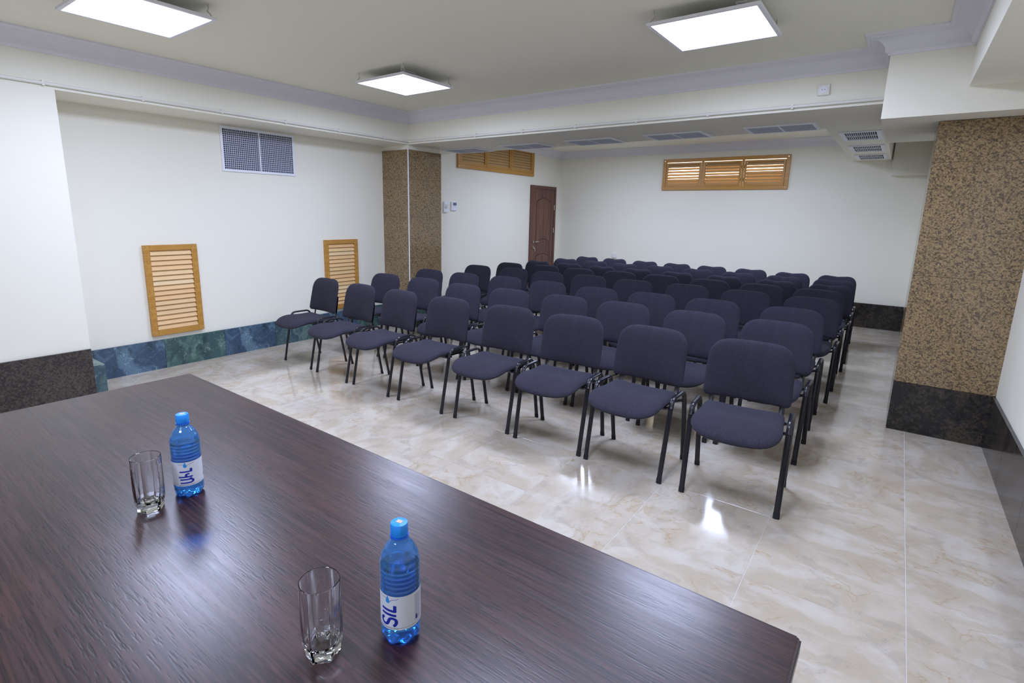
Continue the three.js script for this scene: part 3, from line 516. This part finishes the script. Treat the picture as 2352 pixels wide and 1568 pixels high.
const barA = barGeo(0.085), barB = barGeo(-0.075);
const supGeo = (s) => sweep([V(s * 0.183, 0.418, 0.10), V(s * 0.183, 0.416, -0.06), V(s * 0.183, 0.424, -0.10), V(s * 0.183, 0.445, -0.128), V(s * 0.184, 0.49, -0.138), V(s * 0.186, 0.56, -0.15), V(s * 0.186, 0.66, -0.165)], 0.0145, 0.004, V(1, 0, 0), 12);
const supL = supGeo(-1), supR = supGeo(1);
function makeChair(dip) {
  const o = new THREE.Group();
  part('seat', seatGeo, fabric, o); part('seat_pan', panGeo, blackPlastic, o);
  part('backrest', dip ? backGeoDip : backGeo, fabric, o); part('back_shell', dip ? shellB : shellA, blackPlastic, o);
  for (const s of [-1, 1]) { for (const k of ['front', 'rear']) { const l = part('leg', legGeo[k + s], blackMetal, o); part('foot_cap', footGeo[k + s], rubber, l); } part('side_rail', railGeo[s], blackMetal, o); }
  part('cross_bar', barA, blackMetal, o); part('cross_bar', barB, blackMetal, o); part('back_support', supL, blackMetal, o); part('back_support', supR, blackMetal, o);
  return o;
}
const protos = [makeChair(false), makeChair(true)];
const ORD = ['first', 'second', 'third', 'fourth', 'fifth', 'sixth', 'seventh', 'eighth'];
// middle of each backrest's top edge: x along the row, z
const ROWS = [
  [[-0.56, -3.2], [-1.146, -3.2], [-1.69, -3.2], [-2.235, -3.2], [-2.836, -3.19], [-3.42, -3.2], [-3.97, -3.21], [-4.56, -3.25]],
  [[-0.57, -3.96], [-1.11, -3.94], [-1.69, -3.97], [-2.19, -3.96], [-2.77, -3.94], [-3.3, -3.91], [-3.89, -3.97], [-4.45, -3.95]],
  [[-0.58, -4.64], [-1.18, -4.64], [-1.7, -4.64], [-2.23, -4.62], [-2.82, -4.68], [-3.4, -4.71], [-3.89, -4.64], [-4.45, -4.63]],
  [[-0.54, -5.4], [-1.09, -5.45], [-1.66, -5.5], [-2.22, -5.46], [-2.79, -5.51], [-3.3, -5.48], [-3.86, -5.54], [-4.38, -5.47]],
  [[-0.56, -6.07], [-1.08, -6.12], [-1.62, -6.14], [-2.18, -6.17], [-2.72, -6.18], [-3.22, -6.12], [-3.78, -6.16], [-4.29, -6.08]],
  [[-0.51, -6.57], [-1.03, -6.6], [-1.59, -6.62], [-2.15, -6.64], [-2.67, -6.64], [-3.16, -6.61], [-3.69, -6.66], [-4.2, -6.64]],
  [[-0.53, -7.18], [-1.04, -7.16], [-1.56, -7.21], [-2.08, -7.25], [-2.61, -7.3], [-3.11, -7.24], [-3.61, -7.32], [-4.11, -7.31]],
  [[-0.54, -7.7], [-1.03, -7.7], [-1.54, -7.79], [-2.05, -7.82], [-2.55, -7.84], [-3.05, -7.86], [-3.57, -7.92], [-4.06, -7.92]]];
const TURN1 = [4.5, -1.2, 3.5, 1.2, 0, -3, -3.2, -3];
ROWS.forEach((row, r) => {                         // neighbours keep clear of each other
  const gap = r > 4 ? 0.49 : 0.53;
  for (let it = 0; it < 60; it++) for (let c = 0; c < 7; c++) { const d = row[c][0] - row[c + 1][0]; if (d < gap) { row[c][0] += (gap - d) / 2; row[c + 1][0] -= (gap - d) / 2; } }
});
ROWS.forEach((row, r) => row.forEach(([x, z], c) => {
  const o = protos[r > 4 ? 1 : 0].clone(true); o.name = numbered('stacking_chair'); o.position.set(x, 0, z + 0.2); o.rotation.y = (r ? rr(-1.2, 1.2) : TURN1[c]) * D; if (r > 4) o.scale.x = 0.93;
  tag(o, `black fabric chair, ${ORD[r]} row from the table, ${ORD[c]} from the aisle beside granite pillar`, 'chair', 'rows of black stacking chairs'); scene.add(o);
}));

shade(scene);
renderer.render(scene, camera);
